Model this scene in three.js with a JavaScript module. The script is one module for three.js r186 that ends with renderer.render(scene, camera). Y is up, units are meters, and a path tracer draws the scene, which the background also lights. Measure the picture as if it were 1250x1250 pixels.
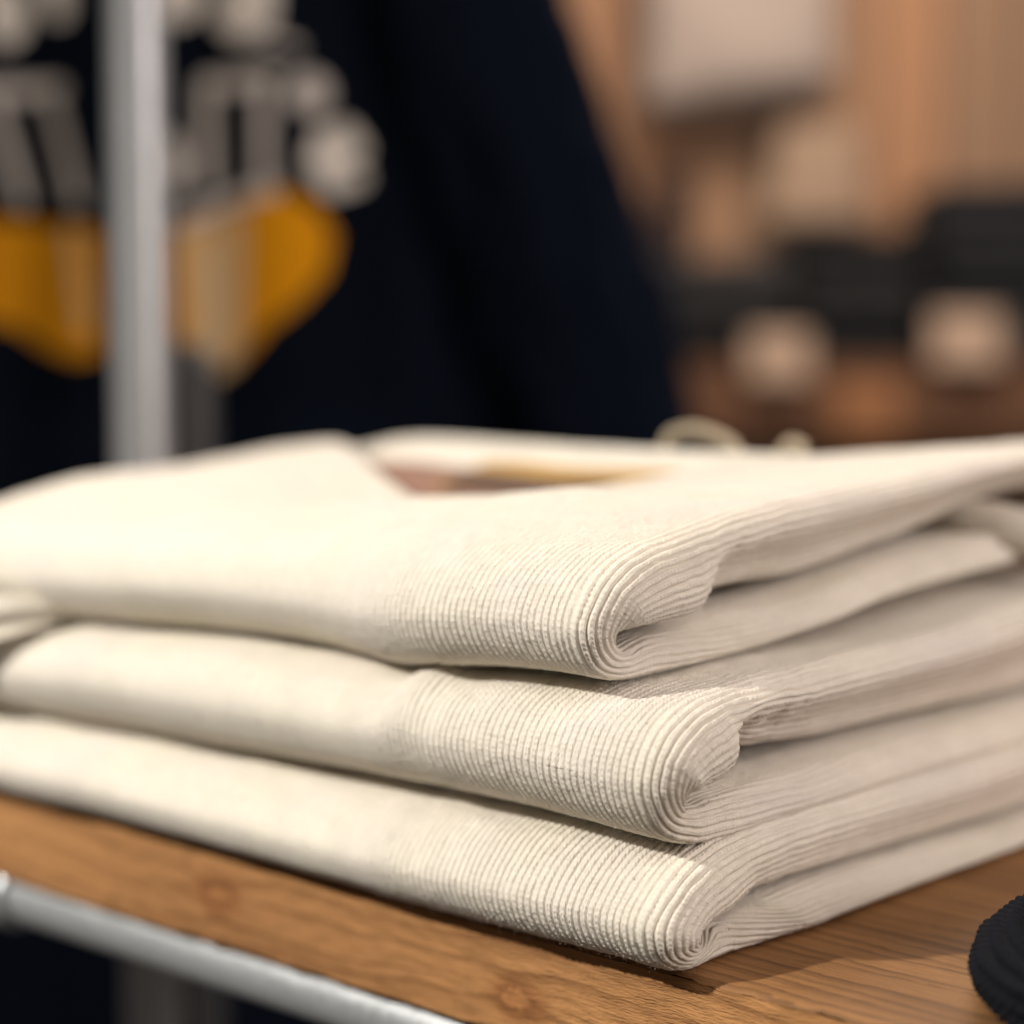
import * as THREE from 'three';
import { mergeGeometries } from 'three/addons/utils/BufferGeometryUtils.js';
import { ImprovedNoise } from 'three/addons/math/ImprovedNoise.js';
import { RoundedBoxGeometry } from 'three/addons/geometries/RoundedBoxGeometry.js';
import { RectAreaLightUniformsLib } from 'three/addons/lights/RectAreaLightUniformsLib.js';
import { createNoise3D } from 'simplex-noise';

// ---------------------------------------------------------------- camera, light, exposure
const scene = new THREE.Scene();
scene.background = new THREE.Color().setRGB(0.07, 0.06, 0.054);
const renderer = new THREE.WebGLRenderer({ antialias: true });
renderer.toneMapping = THREE.LinearToneMapping;
renderer.toneMappingExposure = 1.0;
renderer.shadowMap.enabled = true;

const camera = new THREE.PerspectiveCamera(29.19, 1, 0.02, 30);
camera.position.set(0, 0.196, 0);                      // the top of the shelf board is y = 0
camera.rotation.x = -THREE.MathUtils.degToRad(5.356);
camera.focus = 0.602;
camera.userData.fStop = 3.0;

RectAreaLightUniformsLib.init();
const KEY = { at: [-1.70, 1.36, 0.06], aim: [-0.12, 0.09, -0.74], color: [1.0, 0.95, 0.875], power: 20.6 };
const FILL = { at: [2.30, 1.05, 0.50], w: 1.0, h: 1.5, intensity: 8.4, color: [1.0, 0.875, 0.835] };  // unseen fill source added on the open side of the pile
const PANELS = [  // unseen overhead panels, added to fill the shade and lift the far wall
  // [x, y, z, width, depth, intensity, colour]
  [1.25, 1.95, 0.55, 1.2, 0.9, 1.6, [1.0, 0.88, 0.80]],
  [-0.55, 1.95, 0.9, 1.2, 0.9, 3.4, [1.0, 0.91, 0.84]],
  [0.5, 1.95, -2.45, 1.2, 0.6, 24, [1.0, 0.86, 0.74]],
];

// ---------------------------------------------------------------- helpers
let seed = 20231;
const rnd = () => { seed = (seed * 1664525 + 1013904223) >>> 0; return seed / 4294967296; };
const simplex = createNoise3D(rnd);
const noise = (x, y = 0, z = 0) => simplex(x, y, z);
const clamp = (x, a = 0, b = 1) => Math.min(b, Math.max(a, x));
const lerp = (a, b, t) => a + (b - a) * t;
const smooth = (a, b, x) => { const t = clamp((x - a) / (b - a)); return t * t * (3 - 2 * t); };
// smooth interpolation of a table [[x, y], ...]
function table(t, x) {
  if (x <= t[0][0]) return t[0][1];
  for (let i = 1; i < t.length; i++) if (x <= t[i][0]) {
    const p0 = t[Math.max(0, i - 2)], p1 = t[i - 1], p2 = t[i], p3 = t[Math.min(t.length - 1, i + 1)];
    const h = p2[0] - p1[0], u = (x - p1[0]) / h;
    const m1 = i > 1 ? (p2[1] - p0[1]) / (p2[0] - p0[0]) * h : (p2[1] - p1[1]);
    const m2 = i < t.length - 1 ? (p3[1] - p1[1]) / (p3[0] - p1[0]) * h : (p2[1] - p1[1]);
    const u2 = u * u, u3 = u2 * u;
    return (2 * u3 - 3 * u2 + 1) * p1[1] + (u3 - 2 * u2 + u) * m1 + (-2 * u3 + 3 * u2) * p2[1] + (u3 - u2) * m2;
  }
  return t[t.length - 1][1];
}
const lin = (r, g, b) => new THREE.Color().setRGB(r, g, b);
function mesh(name, geometry, material, parent) {
  const m = new THREE.Mesh(geometry, material);
  m.name = name; m.castShadow = m.receiveShadow = true;
  (parent ?? scene).add(m);
  return m;
}
function thing(name, label, category, group) {
  const g = new THREE.Group(); g.name = name; g.userData = { label, category };
  if (group) g.userData.group = group;
  scene.add(g); return g;
}
// a grid of points (rows x cols) as a geometry with uv in metres
function gridGeometry(rows, cols, point, uv, flip = false) {
  const pos = new Float32Array(rows * cols * 3), uvs = new Float32Array(rows * cols * 2), idx = new Uint32Array((rows - 1) * (cols - 1) * 6);
  const p = [0, 0, 0];
  for (let i = 0, n = 0; i < rows; i++) for (let j = 0; j < cols; j++, n++) {
    point(i, j, p); pos.set(p, n * 3);
    const w = uv(i, j); uvs[2 * n] = w[0]; uvs[2 * n + 1] = w[1];
  }
  for (let i = 0, k = 0; i < rows - 1; i++) for (let j = 0; j < cols - 1; j++) {
    const a = i * cols + j, b = a + 1, c = a + cols, d = c + 1;
    const t = flip ? [a, b, c, b, d, c] : [a, c, b, b, c, d];
    for (const x of t) idx[k++] = x;
  }
  const g = new THREE.BufferGeometry();
  g.setAttribute('position', new THREE.BufferAttribute(pos, 3));
  g.setAttribute('uv', new THREE.BufferAttribute(uvs, 2));
  g.setIndex(new THREE.BufferAttribute(idx, 1));
  g.computeVertexNormals();
  return g;
}
function dataTexture(size, sizeY, fill, srgb) {
  const d = new Uint8Array(size * sizeY * 4), c = [0, 0, 0];
  for (let y = 0; y < sizeY; y++) for (let x = 0; x < size; x++) {
    fill(x, y, c); const k = (y * size + x) * 4;
    d[k] = clamp(c[0], 0, 255); d[k + 1] = clamp(c[1], 0, 255); d[k + 2] = clamp(c[2], 0, 255); d[k + 3] = 255;
  }
  const t = new THREE.DataTexture(d, size, sizeY);
  t.magFilter = THREE.LinearFilter; t.minFilter = THREE.LinearFilter;
  t.wrapS = t.wrapT = THREE.RepeatWrapping;
  if (srgb) t.colorSpace = THREE.SRGBColorSpace;
  t.needsUpdate = true; return t;
}
// noise that repeats over a torus of period 1 in x and y
function tiledNoise(x, y, f, z = 0) {
  const a = x * 2 * Math.PI, b = y * 2 * Math.PI, k = f / (2 * Math.PI);
  return 0.5 * (noise(Math.cos(a) * k + 3.1, Math.sin(a) * k + 7.7, Math.cos(b) * k + z) + noise(Math.sin(b) * k + 11.3 + z, Math.cos(a) * k, Math.sin(a) * k + 1.9));
}
// the stack's own axes: a runs along the front edge (away to the back left), r away to the back right
const DEG = Math.PI / 180;
const AX = [-Math.sin(49 * DEG), -Math.cos(49 * DEG)], RX = [Math.sin(43 * DEG), -Math.cos(43 * DEG)];
const P0 = [0.0462, -0.5631];
const toWorld = (a, y, r, p) => { p[0] = P0[0] + a * AX[0] + r * RX[0]; p[1] = y; p[2] = P0[1] + a * AX[1] + r * RX[1]; return p; };

// ---------------------------------------------------------------- materials
const PITCH = 0.0027, COURSE = 0.0019, NW = 16, NC = 24;
const knitBump = (() => {
  const S = 1024, asp = COURSE / PITCH;
  const jit = []; for (let i = 0; i < NW * NC; i++) jit.push([rnd() - 0.5, rnd() - 0.5, rnd() - 0.5]);
  return dataTexture(S, S, (px, py, c) => {
    const gx = px / S * NW, gy = py / S * NC, wi = Math.floor(gx), cj = Math.floor(gy), x = gx - wi - 0.5;
    let h = 0;
    for (let k = -2; k <= 1; k++) {
      const row = cj + k, jj = jit[((row % NC + NC) % NC) * NW + (wi % NW)], y = gy - row;    // the loop starts at y = 0 and is 1.55 courses long
      for (const s of [-1, 1]) {
        const x0 = s * 0.05 + jj[0] * 0.05, x1 = s * (0.30 + jj[1] * 0.05), y0 = 0.0, y1 = 1.5 + 0.1 * jj[2];
        const dx = x1 - x0, dy = (y1 - y0) * asp, qx = x - x0, qy = (y - y0) * asp;
        const t = clamp((qx * dx + qy * dy) / (dx * dx + dy * dy)), ex = qx - dx * t, ey = qy - dy * t;
        const w = 0.165 + 0.02 * jj[2], d = Math.hypot(ex, ey) / w;
        if (d < 1) {
          const along = t * 5 + ex / w * 1.2;
          h = Math.max(h, Math.sqrt(1 - d * d) * (0.62 + 0.38 * Math.sin(Math.PI * clamp(t * 0.9 + 0.12))) + 0.05 * Math.sin(along * 6.28));
        }
      }
    }
    h += 0.09 * tiledNoise(px / S, py / S, 160) + 0.05 * tiledNoise(px / S, py / S, 330, 5);
    c[0] = c[1] = c[2] = 40 + 120 * clamp(h, 0, 1.05) + 60 * tiledNoise(px / S, py / S, 120, 9);
  });
})();
knitBump.repeat.set(1 / (NW * PITCH), 1 / (NC * COURSE));
// one knitted loop seen from the front: two slanting legs, as a height table over (wale, course)
const LOOP = 48, loopHeight = new Float32Array(LOOP * LOOP);
for (let j = 0; j < LOOP; j++) for (let i = 0; i < LOOP; i++) {
  const x = i / LOOP - 0.5, asp = COURSE / PITCH; let h = 0;
  for (let k = -2; k <= 1; k++) for (const s of [-1, 1]) {
    const y = j / LOOP - k, x0 = s * 0.03, x1 = s * 0.29, dx = x1 - x0, dy = 1.3 * asp, qx = x - x0, qy = y * asp;
    const t = clamp((qx * dx + qy * dy) / (dx * dx + dy * dy)), d = Math.hypot(qx - dx * t, qy - dy * t) / 0.19;
    if (d < 1) h = Math.max(h, Math.sqrt(1 - d * d) * (0.12 + 0.88 * Math.pow(Math.sin(Math.PI * clamp(t * 0.84 + 0.10)), 0.8)));
  }
  loopHeight[j * LOOP + i] = h;
}
function stitch(x, y) {                                     // x: place across the wale 0..1, y: place along it in courses
  const u = x * LOOP, v = (y - Math.floor(y)) * LOOP, i = Math.floor(u), j = Math.floor(v), fu = u - i, fv = v - j;
  const at = (a, b) => loopHeight[((b % LOOP) + LOOP) % LOOP * LOOP + ((a % LOOP) + LOOP) % LOOP];
  return lerp(lerp(at(i, j), at(i + 1, j), fu), lerp(at(i, j + 1), at(i + 1, j + 1), fu), fv);
}
const creamMap = (() => {
  const S = 1024, flecks = [];
  for (let i = 0; i < 46; i++) flecks.push([rnd() * S, rnd() * S, 0.7 + rnd() * 1.1, 0.3 + rnd() * 0.6, rnd() * 3.1]);
  return dataTexture(S, S, (x, y, c) => {
    const u = x / S, v = y / S;
    let m = 1 + 0.022 * tiledNoise(u, v, 9) + 0.02 * tiledNoise(u, v, 40, 3) + 0.03 * tiledNoise(u, v, 230, 8);
    let f = 0;
    for (const [fx, fy, fr, fs, an] of flecks) {
      const dx = x - fx, dy = y - fy; if (dx * dx + dy * dy > 30) continue;
      const p = dx * Math.cos(an) + dy * Math.sin(an), q = -dx * Math.sin(an) + dy * Math.cos(an);
      f = Math.max(f, fs * clamp(1.4 - Math.hypot(p / (fr * 1.9), q / fr)));
    }
    const w = tiledNoise(u, v, 6, 13);
    c[0] = 250 * m * (1 - f * 0.55); c[1] = (249 + w) * m * (1 - f * 0.62); c[2] = (247 - 3 * w) * m * (1 - f * 0.7);
  }, true);
})();
creamMap.repeat.set(1 / 0.26, 1 / 0.26);
const cream = new THREE.MeshPhysicalMaterial({ color: lin(0.79, 0.738, 0.652), roughness: 0.95, map: creamMap, bumpMap: knitBump, bumpScale: 0.0004, sheen: 0.5, sheenColor: lin(1, 0.96, 0.88), sheenRoughness: 0.6, specularIntensity: 0.25 });

function woodTexture(seedZ, knots, w, h, light, dark, red) {
  // u runs along the grain; w x h metres
  const SX = 2048, SY = 512;
  return dataTexture(SX, SY, (px, py, c) => {
    const x = px / SX * w, y = py / SY * h;
    let bend = 0.006 * noise(x * 3.1, y * 6, seedZ) + 0.0018 * noise(x * 14, y * 30, seedZ + 2), kn = 0, core = 0;
    for (const [kx, ky, kr] of knots) {
      const dx = (x - kx) * 0.62, dy = y - ky, d = Math.hypot(dx, dy);
      bend += Math.sign(dy || 1) * kr * 1.15 * Math.exp(-(d * d) / (kr * kr * 5));
      kn = Math.max(kn, smooth(kr * 2.6, kr * 0.7, d)); core = Math.max(core, smooth(kr * 1.0, kr * 0.55, d + 0.0012 * noise(x * 300, y * 300, 4)));
    }
    const ph = (y + bend) / 0.0082 + 0.7 * noise(x * 0.9, (y + bend) * 60, seedZ + 9);
    const fr = ph - Math.floor(ph), ring = Math.pow(fr, 3.2) * (1 - smooth(0.94, 1, fr));
    const streak = 0.5 + 0.5 * noise(x * 9, (y + bend) * 900, seedZ + 4), fine = 0.5 + 0.5 * noise(x * 40, (y + bend * 0.5) * 2600, seedZ + 6);
    let t = 0.60 * ring + 0.22 * streak + 0.15 * fine + 0.20 * noise(x * 5, y * 20, seedZ + 1);
    t = clamp(t + 0.22 * kn * (1 - core) + 0.12 * core * noise(x * 260, y * 260, 3));
    for (let k = 0; k < 3; k++) c[k] = lerp(light[k], dark[k], t);
    const q = clamp(0.6 * kn * (1 - 0.5 * core)); for (let k = 0; k < 3; k++) c[k] = lerp(c[k], red[k] * (1.1 - 0.25 * kn * (1 - core)), q);
  }, true);
}
const LIGHTW = [160, 116, 73], DARKW = [88, 60, 37], REDW = [120, 74, 42];
const topWood = woodTexture(3, [], 1.0, 0.40, LIGHTW, DARKW, REDW);
topWood.repeat.set(1 / 1.0, 1 / 0.40);
const frontWood = woodTexture(17, [[0.34 + 0.225, 0.023, 0.0046], [0.34 + 0.076, 0.016, 0.0044]], 1.0, 0.04, [184, 134, 85], [116, 78, 46], [140, 86, 48]);
frontWood.repeat.set(1 / 1.0, 1 / 0.04);
const woodBump = dataTexture(1024, 256, (x, y, c) => {
  const v = 128 + 60 * tiledNoise(x / 1024, y / 256, 140) * 0.6 + 60 * noise(x * 0.02, y * 0.6, 2) + 40 * noise(x * 0.15, y * 0.35, 9);
  c[0] = c[1] = c[2] = v;
});
woodBump.repeat.set(1 / 0.25, 1 / 0.0625);
const sawnBump = dataTexture(1024, 256, (x, y, c) => {
  let v = 128 + 55 * noise(x * 0.012, y * 0.16, 21) + 55 * noise(x * 0.045 + y * 0.02, y * 0.42, 25) + 30 * noise(x * 0.25, y * 0.5, 29);
  c[0] = c[1] = c[2] = v;
});
sawnBump.repeat.set(1 / 0.16, 1 / 0.04);
const woodTop = new THREE.MeshPhysicalMaterial({ map: topWood, roughness: 0.62, bumpMap: woodBump, bumpScale: 0.0004, specularIntensity: 0.5 });
const woodFront = new THREE.MeshPhysicalMaterial({ map: frontWood, roughness: 0.75, bumpMap: sawnBump, bumpScale: 0.0006, specularIntensity: 0.45 });

const zincMap = dataTexture(512, 512, (x, y, c) => {
  // galvanised spangle: cells of slightly different grey
  const u = x / 512, v = y / 512, w = 0.03;
  const n = tiledNoise(u, v, 26) + 0.6 * tiledNoise(u, v, 70, 4) + 0.35 * tiledNoise(u, v, 160, 8);
  const g = 182 + 9 * n; c[0] = g * 0.985; c[1] = g; c[2] = g * 1.01;
}, true);
zincMap.repeat.set(1 / 0.12, 1 / 0.12);
const zincRough = dataTexture(256, 256, (x, y, c) => { c[0] = c[2] = 0; c[1] = 118 + 25 * tiledNoise(x / 256, y / 256, 30, 6); });
zincRough.repeat.set(1 / 0.12, 1 / 0.12);
const zinc = new THREE.MeshStandardMaterial({ map: zincMap, metalness: 0.55, roughness: 0.8, roughnessMap: zincRough });
const darkSteel = new THREE.MeshStandardMaterial({ color: lin(0.09, 0.09, 0.09), metalness: 0.6, roughness: 0.5 });

const ribBump = dataTexture(256, 256, (x, y, c) => {
  const v = 150 + 60 * Math.sin(y / 256 * 2 * Math.PI * 12 + 1.4 * Math.sin(x / 256 * 2 * Math.PI * 8)) + 40 * tiledNoise(x / 256, y / 256, 60);
  c[0] = c[1] = c[2] = v;
});
const blackKnit = new THREE.MeshPhysicalMaterial({ color: lin(0.010, 0.0105, 0.0135), roughness: 0.95, bumpMap: ribBump, bumpScale: 0.0003, sheen: 0.12, sheenColor: lin(0.5, 0.52, 0.6), sheenRoughness: 0.5, specularIntensity: 0.2 });

// ---------------------------------------------------------------- shelf board
const A0 = -0.34, A1 = 0.66, BR0 = 0.0195, BR1 = 0.40, TH = 0.036;
{
  const shelf = thing('shelf_board', 'thick brown timber shelf board under the cream sweaters', 'shelf board');
  const rows = 90, cols = 420, tmp = [0, 0, 0];
  const edge = (a) => 0.0006 * noise(a * 40, 3) + 0.0004 * noise(a * 160, 9);
  mesh('top_face', gridGeometry(rows, cols, (i, j, p) => {
    const a = lerp(A0, A1, j / (cols - 1)), f = Math.pow(i / (rows - 1), 1.7), r = lerp(BR0 + edge(a), BR1, f);
    const d = (r - BR0) / 0.0022, y = -0.0016 * Math.pow(clamp(1 - d), 2) + 0.0003 * noise(a * 6, r * 90, 4);
    toWorld(a, y - 0.0002, r, p);
  }, (i, j) => [lerp(0, 1, j / (cols - 1)), lerp(0, 0.38, Math.pow(i / (rows - 1), 1.7))]), woodTop, shelf);
  const fr = 26;
  mesh('front_face', gridGeometry(fr, cols, (i, j, p) => {
    const a = lerp(A0, A1, j / (cols - 1)), f = i / (fr - 1), y = lerp(-0.0018, -TH, f);
    const r = BR0 + edge(a) - 0.0006 * Math.sin(f * Math.PI) + 0.0005 * noise(a * 60, y * 300, 8);
    toWorld(a, y, r, p);
  }, (i, j) => [j / (cols - 1), lerp(0.0385, 0.003, i / (fr - 1))], true), woodFront, shelf);
  // underside, back and ends close the board
  const core = [];
  const box = (a0, a1, y0, y1, r0, r1) => {
    const g = new THREE.BoxGeometry(a1 - a0, y1 - y0, r1 - r0), pos = g.attributes.position, uv = g.attributes.uv;
    for (let k = 0; k < pos.count; k++) {
      const a = pos.getX(k) + (a0 + a1) / 2, y = pos.getY(k) + (y0 + y1) / 2, r = pos.getZ(k) + (r0 + r1) / 2;
      uv.setXY(k, a - A0, r); toWorld(a, y, r, tmp); pos.setXYZ(k, ...tmp);
    }
    const ix = g.index.array; for (let k = 0; k < ix.length; k += 3) { const t = ix[k]; ix[k] = ix[k + 1]; ix[k + 1] = t; }
    g.computeVertexNormals(); return g;
  };
  mesh('core', box(A0 + 0.001, A1 - 0.001, -TH, -0.004, BR0 + 0.003, BR1 - 0.002), woodTop, shelf);
}

// ---------------------------------------------------------------- galvanised frame under and behind the shelf
function tube(points, radius, radial = 28, seg = 60) {
  const curve = points.length === 2 ? new THREE.LineCurve3(points[0], points[1]) : new THREE.CatmullRomCurve3(points);
  const g = new THREE.TubeGeometry(curve, seg, radius, radial), L = curve.getLength(), uv = g.attributes.uv;
  for (let k = 0; k < uv.count; k++) uv.setXY(k, uv.getX(k) * L, uv.getY(k) * 2 * Math.PI * radius);
  return g;
}
const W = (a, y, r) => new THREE.Vector3(...toWorld(a, y, r, [0, 0, 0]));
{
  const frame = thing('pipe_frame', 'galvanised steel pipe frame carrying the timber shelf', 'pipe frame');
  const RAD = 0.0115;
  mesh('front_rail', tube([W(A0, -TH - RAD - 0.0005, BR0 + 0.0135), W(A1, -TH - RAD - 0.0005, BR0 + 0.0135)], RAD), zinc, frame);
  const up = new THREE.Vector3(-0.212, 0, -1.13);
  mesh('upright', tube([new THREE.Vector3(up.x, -0.9, up.z), new THREE.Vector3(up.x, 1.3, up.z)], 0.0168), zinc, frame);
  // cross bar from the front rail back to the upright, with a coupler at each end
  const c0 = W(0.392, -TH - RAD - 0.0005, BR0 + 0.0135), c1 = new THREE.Vector3(up.x, c0.y, up.z);
  mesh('cross_bar', tube([c0, c1], 0.0105, 20, 8), zinc, frame);
  const coupler = (p, dir, r, len) => {
    const g = new THREE.LatheGeometry([[r * 0.98, -len], [r * 1.22, -len], [r * 1.34, -len * 0.8], [r * 1.34, -len * 0.5], [r * 1.2, -len * 0.4], [r * 1.2, len * 0.4], [r * 1.34, len * 0.5], [r * 1.34, len * 0.8], [r * 1.22, len], [r * 0.98, len]].map((q) => new THREE.Vector2(...q)), 28);
    const m = mesh('coupler', g, zinc, frame); m.position.copy(p);
    m.quaternion.setFromUnitVectors(new THREE.Vector3(0, 1, 0), dir.clone().normalize());
  };
  coupler(c0, W(1, 0, 0).sub(W(0, 0, 0)), RAD, 0.024);
  coupler(c1, new THREE.Vector3(0, 1, 0), 0.0168, 0.03);
}

// ---------------------------------------------------------------- folded sweaters
// O: outline of the folded front edge at the open end (r, y), from the top back over the front fold to the underside; I: the tucked inner edge; one pair per control point
function splineOf(list) { return new THREE.CatmullRomCurve3(list.map(([r, y]) => new THREE.Vector3(r, y, 0)), false, 'centripetal'); }
function sweaterGeometry(g) {
  const K = g.O.length, cO = splineOf(g.O), cI = splineOf(g.I), NT = 3000;
  const cs = g.c;                                           // [control index, set-back of the edge]
  // arc length of the outline over t
  const T = [], S = [0], pts = [];
  for (let i = 0; i <= NT; i++) pts.push(cO.getPoint(i / NT));
  for (let i = 1; i <= NT; i++) S.push(S[i - 1] + pts[i].distanceTo(pts[i - 1]));
  const rowS = [0]; let k = 0;
  while (rowS[rowS.length - 1] < S[NT]) {
    const s = rowS[rowS.length - 1]; while (k < NT && S[k] < s) k++;
    const r = pts[k].x, under = k > NT * 0.62 && r > 0.045, step = under ? lerp(0.0010, 0.005, smooth(0.05, 0.2, r)) : r < 0.080 ? 0.00038 : lerp(0.00038, 0.005, smooth(0.080, 0.19, r));
    rowS.push(s + step);
  }
  rowS[rowS.length - 1] = S[NT];
  const rowT = []; k = 0;
  for (const s of rowS) { while (k < NT && S[k + 1] < s) k++; rowT.push((k + clamp((s - S[k]) / (S[k + 1] - S[k]))) / NT); }
  const tO = rowT.map((t) => cO.getPoint(t)), tI = rowT.map((t) => cI.getPoint(t));
  // columns across
  const LR = g.rim * PITCH, qs = [];
  for (let q = -0.016; q < -0.0001; q += 0.0008) qs.push(q);
  for (let q = 0, st; q < g.amax - g.a0 + LR; q += st) { qs.push(q); st = q < LR + 0.155 ? PITCH / 8 : lerp(PITCH / 8, 0.004, smooth(LR + 0.155, LR + 0.24, q)); }
  const rows = rowS.length, cols = qs.length, P = new Float32Array(rows * cols * 3), y0 = Math.min(...g.O.map((p) => p[1])), y1 = Math.max(...g.O.filter((p) => p[0] < 0.09).map((p) => p[1]));
  const UV = new Float32Array(rows * cols * 2), amp = new Float32Array(rows * cols), p = [0, 0, 0];
  for (let i = 0; i < rows; i++) {
    const o = tO[i], n = tI[i], t = rowT[i] * (K - 1), c = table(cs, t);
    const gapThick = Math.hypot(o.x - n.x, o.y - n.y), b = Math.min(0.5 * gapThick * g.bulge, g.bmax), Lc = Math.min(LR, Math.PI * Math.sqrt((gapThick * gapThick / 4 + b * b) / 2));
    const top = clamp((o.y - y0) / (y1 - y0));
    for (let j = 0; j < cols; j++) {
      const q = qs[j]; let a, r, y, rim = 0;
      if (q < LR - Lc) { a = g.a0 + c + (LR - Lc - q) * 0.9; r = n.x; y = n.y; rim = 1; }
      else if (q < LR) {
        const f = (q - LR + Lc) / Lc, ph = Math.PI * f, w = 0.5 - 0.5 * Math.cos(ph);
        // fullness: the roll is rounder than a half circle on the outer side
        r = lerp(n.x, o.x, w); y = lerp(n.y, o.y, w); a = g.a0 + c * (1 - 0.97 * smooth(0.22, 0.80, w)) - b * Math.pow(Math.sin(ph), 0.85);
        rim = 1 - 0.5 * smooth(0.75, 1, f);
      } else { a = g.a0 + (q - LR) + 0.03 * c * Math.exp(-(q - LR) / 0.02); r = o.x; y = o.y; rim = 0.5 * smooth(LR + 0.012, LR, q); }
      // shape along the front edge
      const fade = smooth(g.a0 - 0.005, g.a0 + 0.03, a), back = smooth(0.05, 0.2, r);
      const onTop = smooth(0.35, 0.95, top) * (t < K * 0.5 ? 1 : 0);
      let dT = lerp(table(g.dTop, a), table(g.dTopBack, a), back), dB = table(g.dBot, a);
      y += lerp(dB, dT, top);
      r += table(g.front, a) * smooth(0.07, 0.0, o.x) * lerp(1, g.frontTop ?? 0.4, top);
      r += table(g.under, a) * Math.pow(1 - top, 1.3) * smooth(0.07, 0.0, o.x);
      // the neck opening pulls the back of the upper layer forward
      if (g.neck && t < K * 0.5) {
        const e = table(g.neck, a), rr = r; const lim = e;
        r = r <= 0.05 ? r : 0.05 + (r - 0.05) * (lim - 0.05) / (0.36 - 0.05);
        const d = (lim - r); y -= 0.005 * Math.pow(smooth(0.012, 0, d), 2) * smooth(0.29, 0.2, lim) + 0.017 * Math.exp(-Math.pow((a - 0.225) / 0.065, 2)) * smooth(0.06, 0.16, r);
      }
      // soft unevenness of cloth
      const nz = g.seed, wob = 0.0009 * noise(a * 11, r * 10 + y * 14, nz) + 0.0003 * noise(a * 45, r * 40 + y * 90, nz + 5);
      const drape = 0.0024 * noise(a * 7, r * 8, nz + 11) * onTop * smooth(0.03, 0.1, r) * fade;
      y += wob * (0.4 + 0.6 * fade) * (top > 0.5 ? 1 : 0.5) + drape;
      r += 0.0009 * noise(a * 13, y * 14, nz + 21) * fade * smooth(0.05, 0, o.x);
      // the pucker inside the fold
      const puck = rim * g.pucker * smooth(6.2, 5.0, t) * smooth(0.11, 0.05, o.x);
      y += puck * 0.0007 * noise(r * 75, q * 110, nz + 31);
      a += puck * 0.0010 * noise(r * 60, q * 60, nz + 33);
      toWorld(a, y, r, p);
      const m = i * cols + j; P.set(p, m * 3);
      UV[2 * m] = q + g.seed * 0.011 * 0; UV[2 * m + 1] = rowS[i];
      amp[m] = lerp(lerp(g.ribFace, g.ribFace * 0.55, smooth(0.05, 0.16, a - g.a0)), g.ribRim, rim) * smooth(LR + 0.18, LR + 0.06, q) * lerp(1, 0.45, smooth(0.02, 0.1, o.x) * (1 - rim));
    }
  }
  const geo = new THREE.BufferGeometry(), idx = new Uint32Array((rows - 1) * (cols - 1) * 6);
  for (let i = 0, n = 0; i < rows - 1; i++) for (let j = 0; j < cols - 1; j++) { const a = i * cols + j, b = a + 1, c = a + cols, d = c + 1; idx[n++] = a; idx[n++] = b; idx[n++] = c; idx[n++] = b; idx[n++] = d; idx[n++] = c; }
  geo.setAttribute('position', new THREE.BufferAttribute(P, 3)); geo.setAttribute('uv', new THREE.BufferAttribute(UV, 2)); geo.setIndex(new THREE.BufferAttribute(idx, 1));
  geo.computeVertexNormals();
  const N = geo.attributes.normal.array;
  // orientation: the normal of the front fold must point away from the stack
  let mid = Math.floor(rows / 2), sgn = 1;
  { let bi = 0, br = 1; for (let i = 0; i < rows; i++) if (tO[i].x < br) { br = tO[i].x; bi = i; } const m = (bi * cols + Math.floor(cols * 0.6)) * 3; sgn = (N[m] * RX[0] + N[m + 2] * RX[1]) < 0 ? 1 : -1; }
  if (sgn < 0) { for (let n = 0; n < idx.length; n += 3) { const t = idx[n]; idx[n] = idx[n + 1]; idx[n + 1] = t; } }
  const jit = (w) => 0.12 * noise(w * 0.7, 3, g.seed) + 0.5 * (Math.abs(w) % 2) * 0.3;
  const stAmp = (i, j) => 0.00058 * smooth(0.15, 0.08, tO[i].x) * smooth(LR + 0.18, LR + 0.05, qs[j]);
  for (let i = 0; i < rows; i++) for (let j = 0; j < cols; j++) {
    const q = (qs[j] + 0.00045 * noise(rowS[i] * 16, qs[j] * 30, g.seed + 41) + 0.0003 * noise(rowS[i] * 75, qs[j] * 110, g.seed + 43)) / PITCH, x = Math.abs(2 * (q - Math.floor(q)) - 1), m = i * cols + j, h = (amp[m] * (0.7 - Math.pow(x, 3.5)) + stAmp(i, j) * (stitch(q - Math.floor(q), rowS[i] / COURSE + jit(Math.floor(q)) + 0.25 * noise(rowS[i] * 60, qs[j] * 60, g.seed + 47)) * (1 + 0.35 * noise(rowS[i] * 260, qs[j] * 180, g.seed + 49)) - 0.6)) * sgn;
    P[3 * m] += N[3 * m] * h; P[3 * m + 1] += N[3 * m + 1] * h; P[3 * m + 2] += N[3 * m + 2] * h;
  }
  geo.computeVertexNormals();
  return geo;
}
// a soft tucked roll of cloth along a curve, closed at the ends
function rollGeometry(path, radii, squash, turn) {
  const curve = new THREE.CatmullRomCurve3(path.map((p) => W(...p))), n = 40, m = 28, fr = curve.computeFrenetFrames(n, false);
  return gridGeometry(n + 1, m + 1, (i, j, p) => {
    const t = i / n, c = curve.getPoint(t), ang = j / m * 2 * Math.PI, rad = table(radii, t) * (1 + 0.05 * noise(t * 5, Math.cos(ang), Math.sin(ang)));
    const side = new THREE.Vector3().crossVectors(fr.tangents[i], new THREE.Vector3(0, 1, 0)).normalize(), up = new THREE.Vector3().crossVectors(side, fr.tangents[i]);
    const x = Math.cos(ang + turn) * rad, y = Math.sin(ang + turn) * rad * squash;
    c.addScaledVector(side, x).addScaledVector(up, y); p[0] = c.x; p[1] = c.y; p[2] = c.z;
  }, (i, j) => [j / m * 0.06, i / n * curve.getLength()], true);
}

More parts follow.
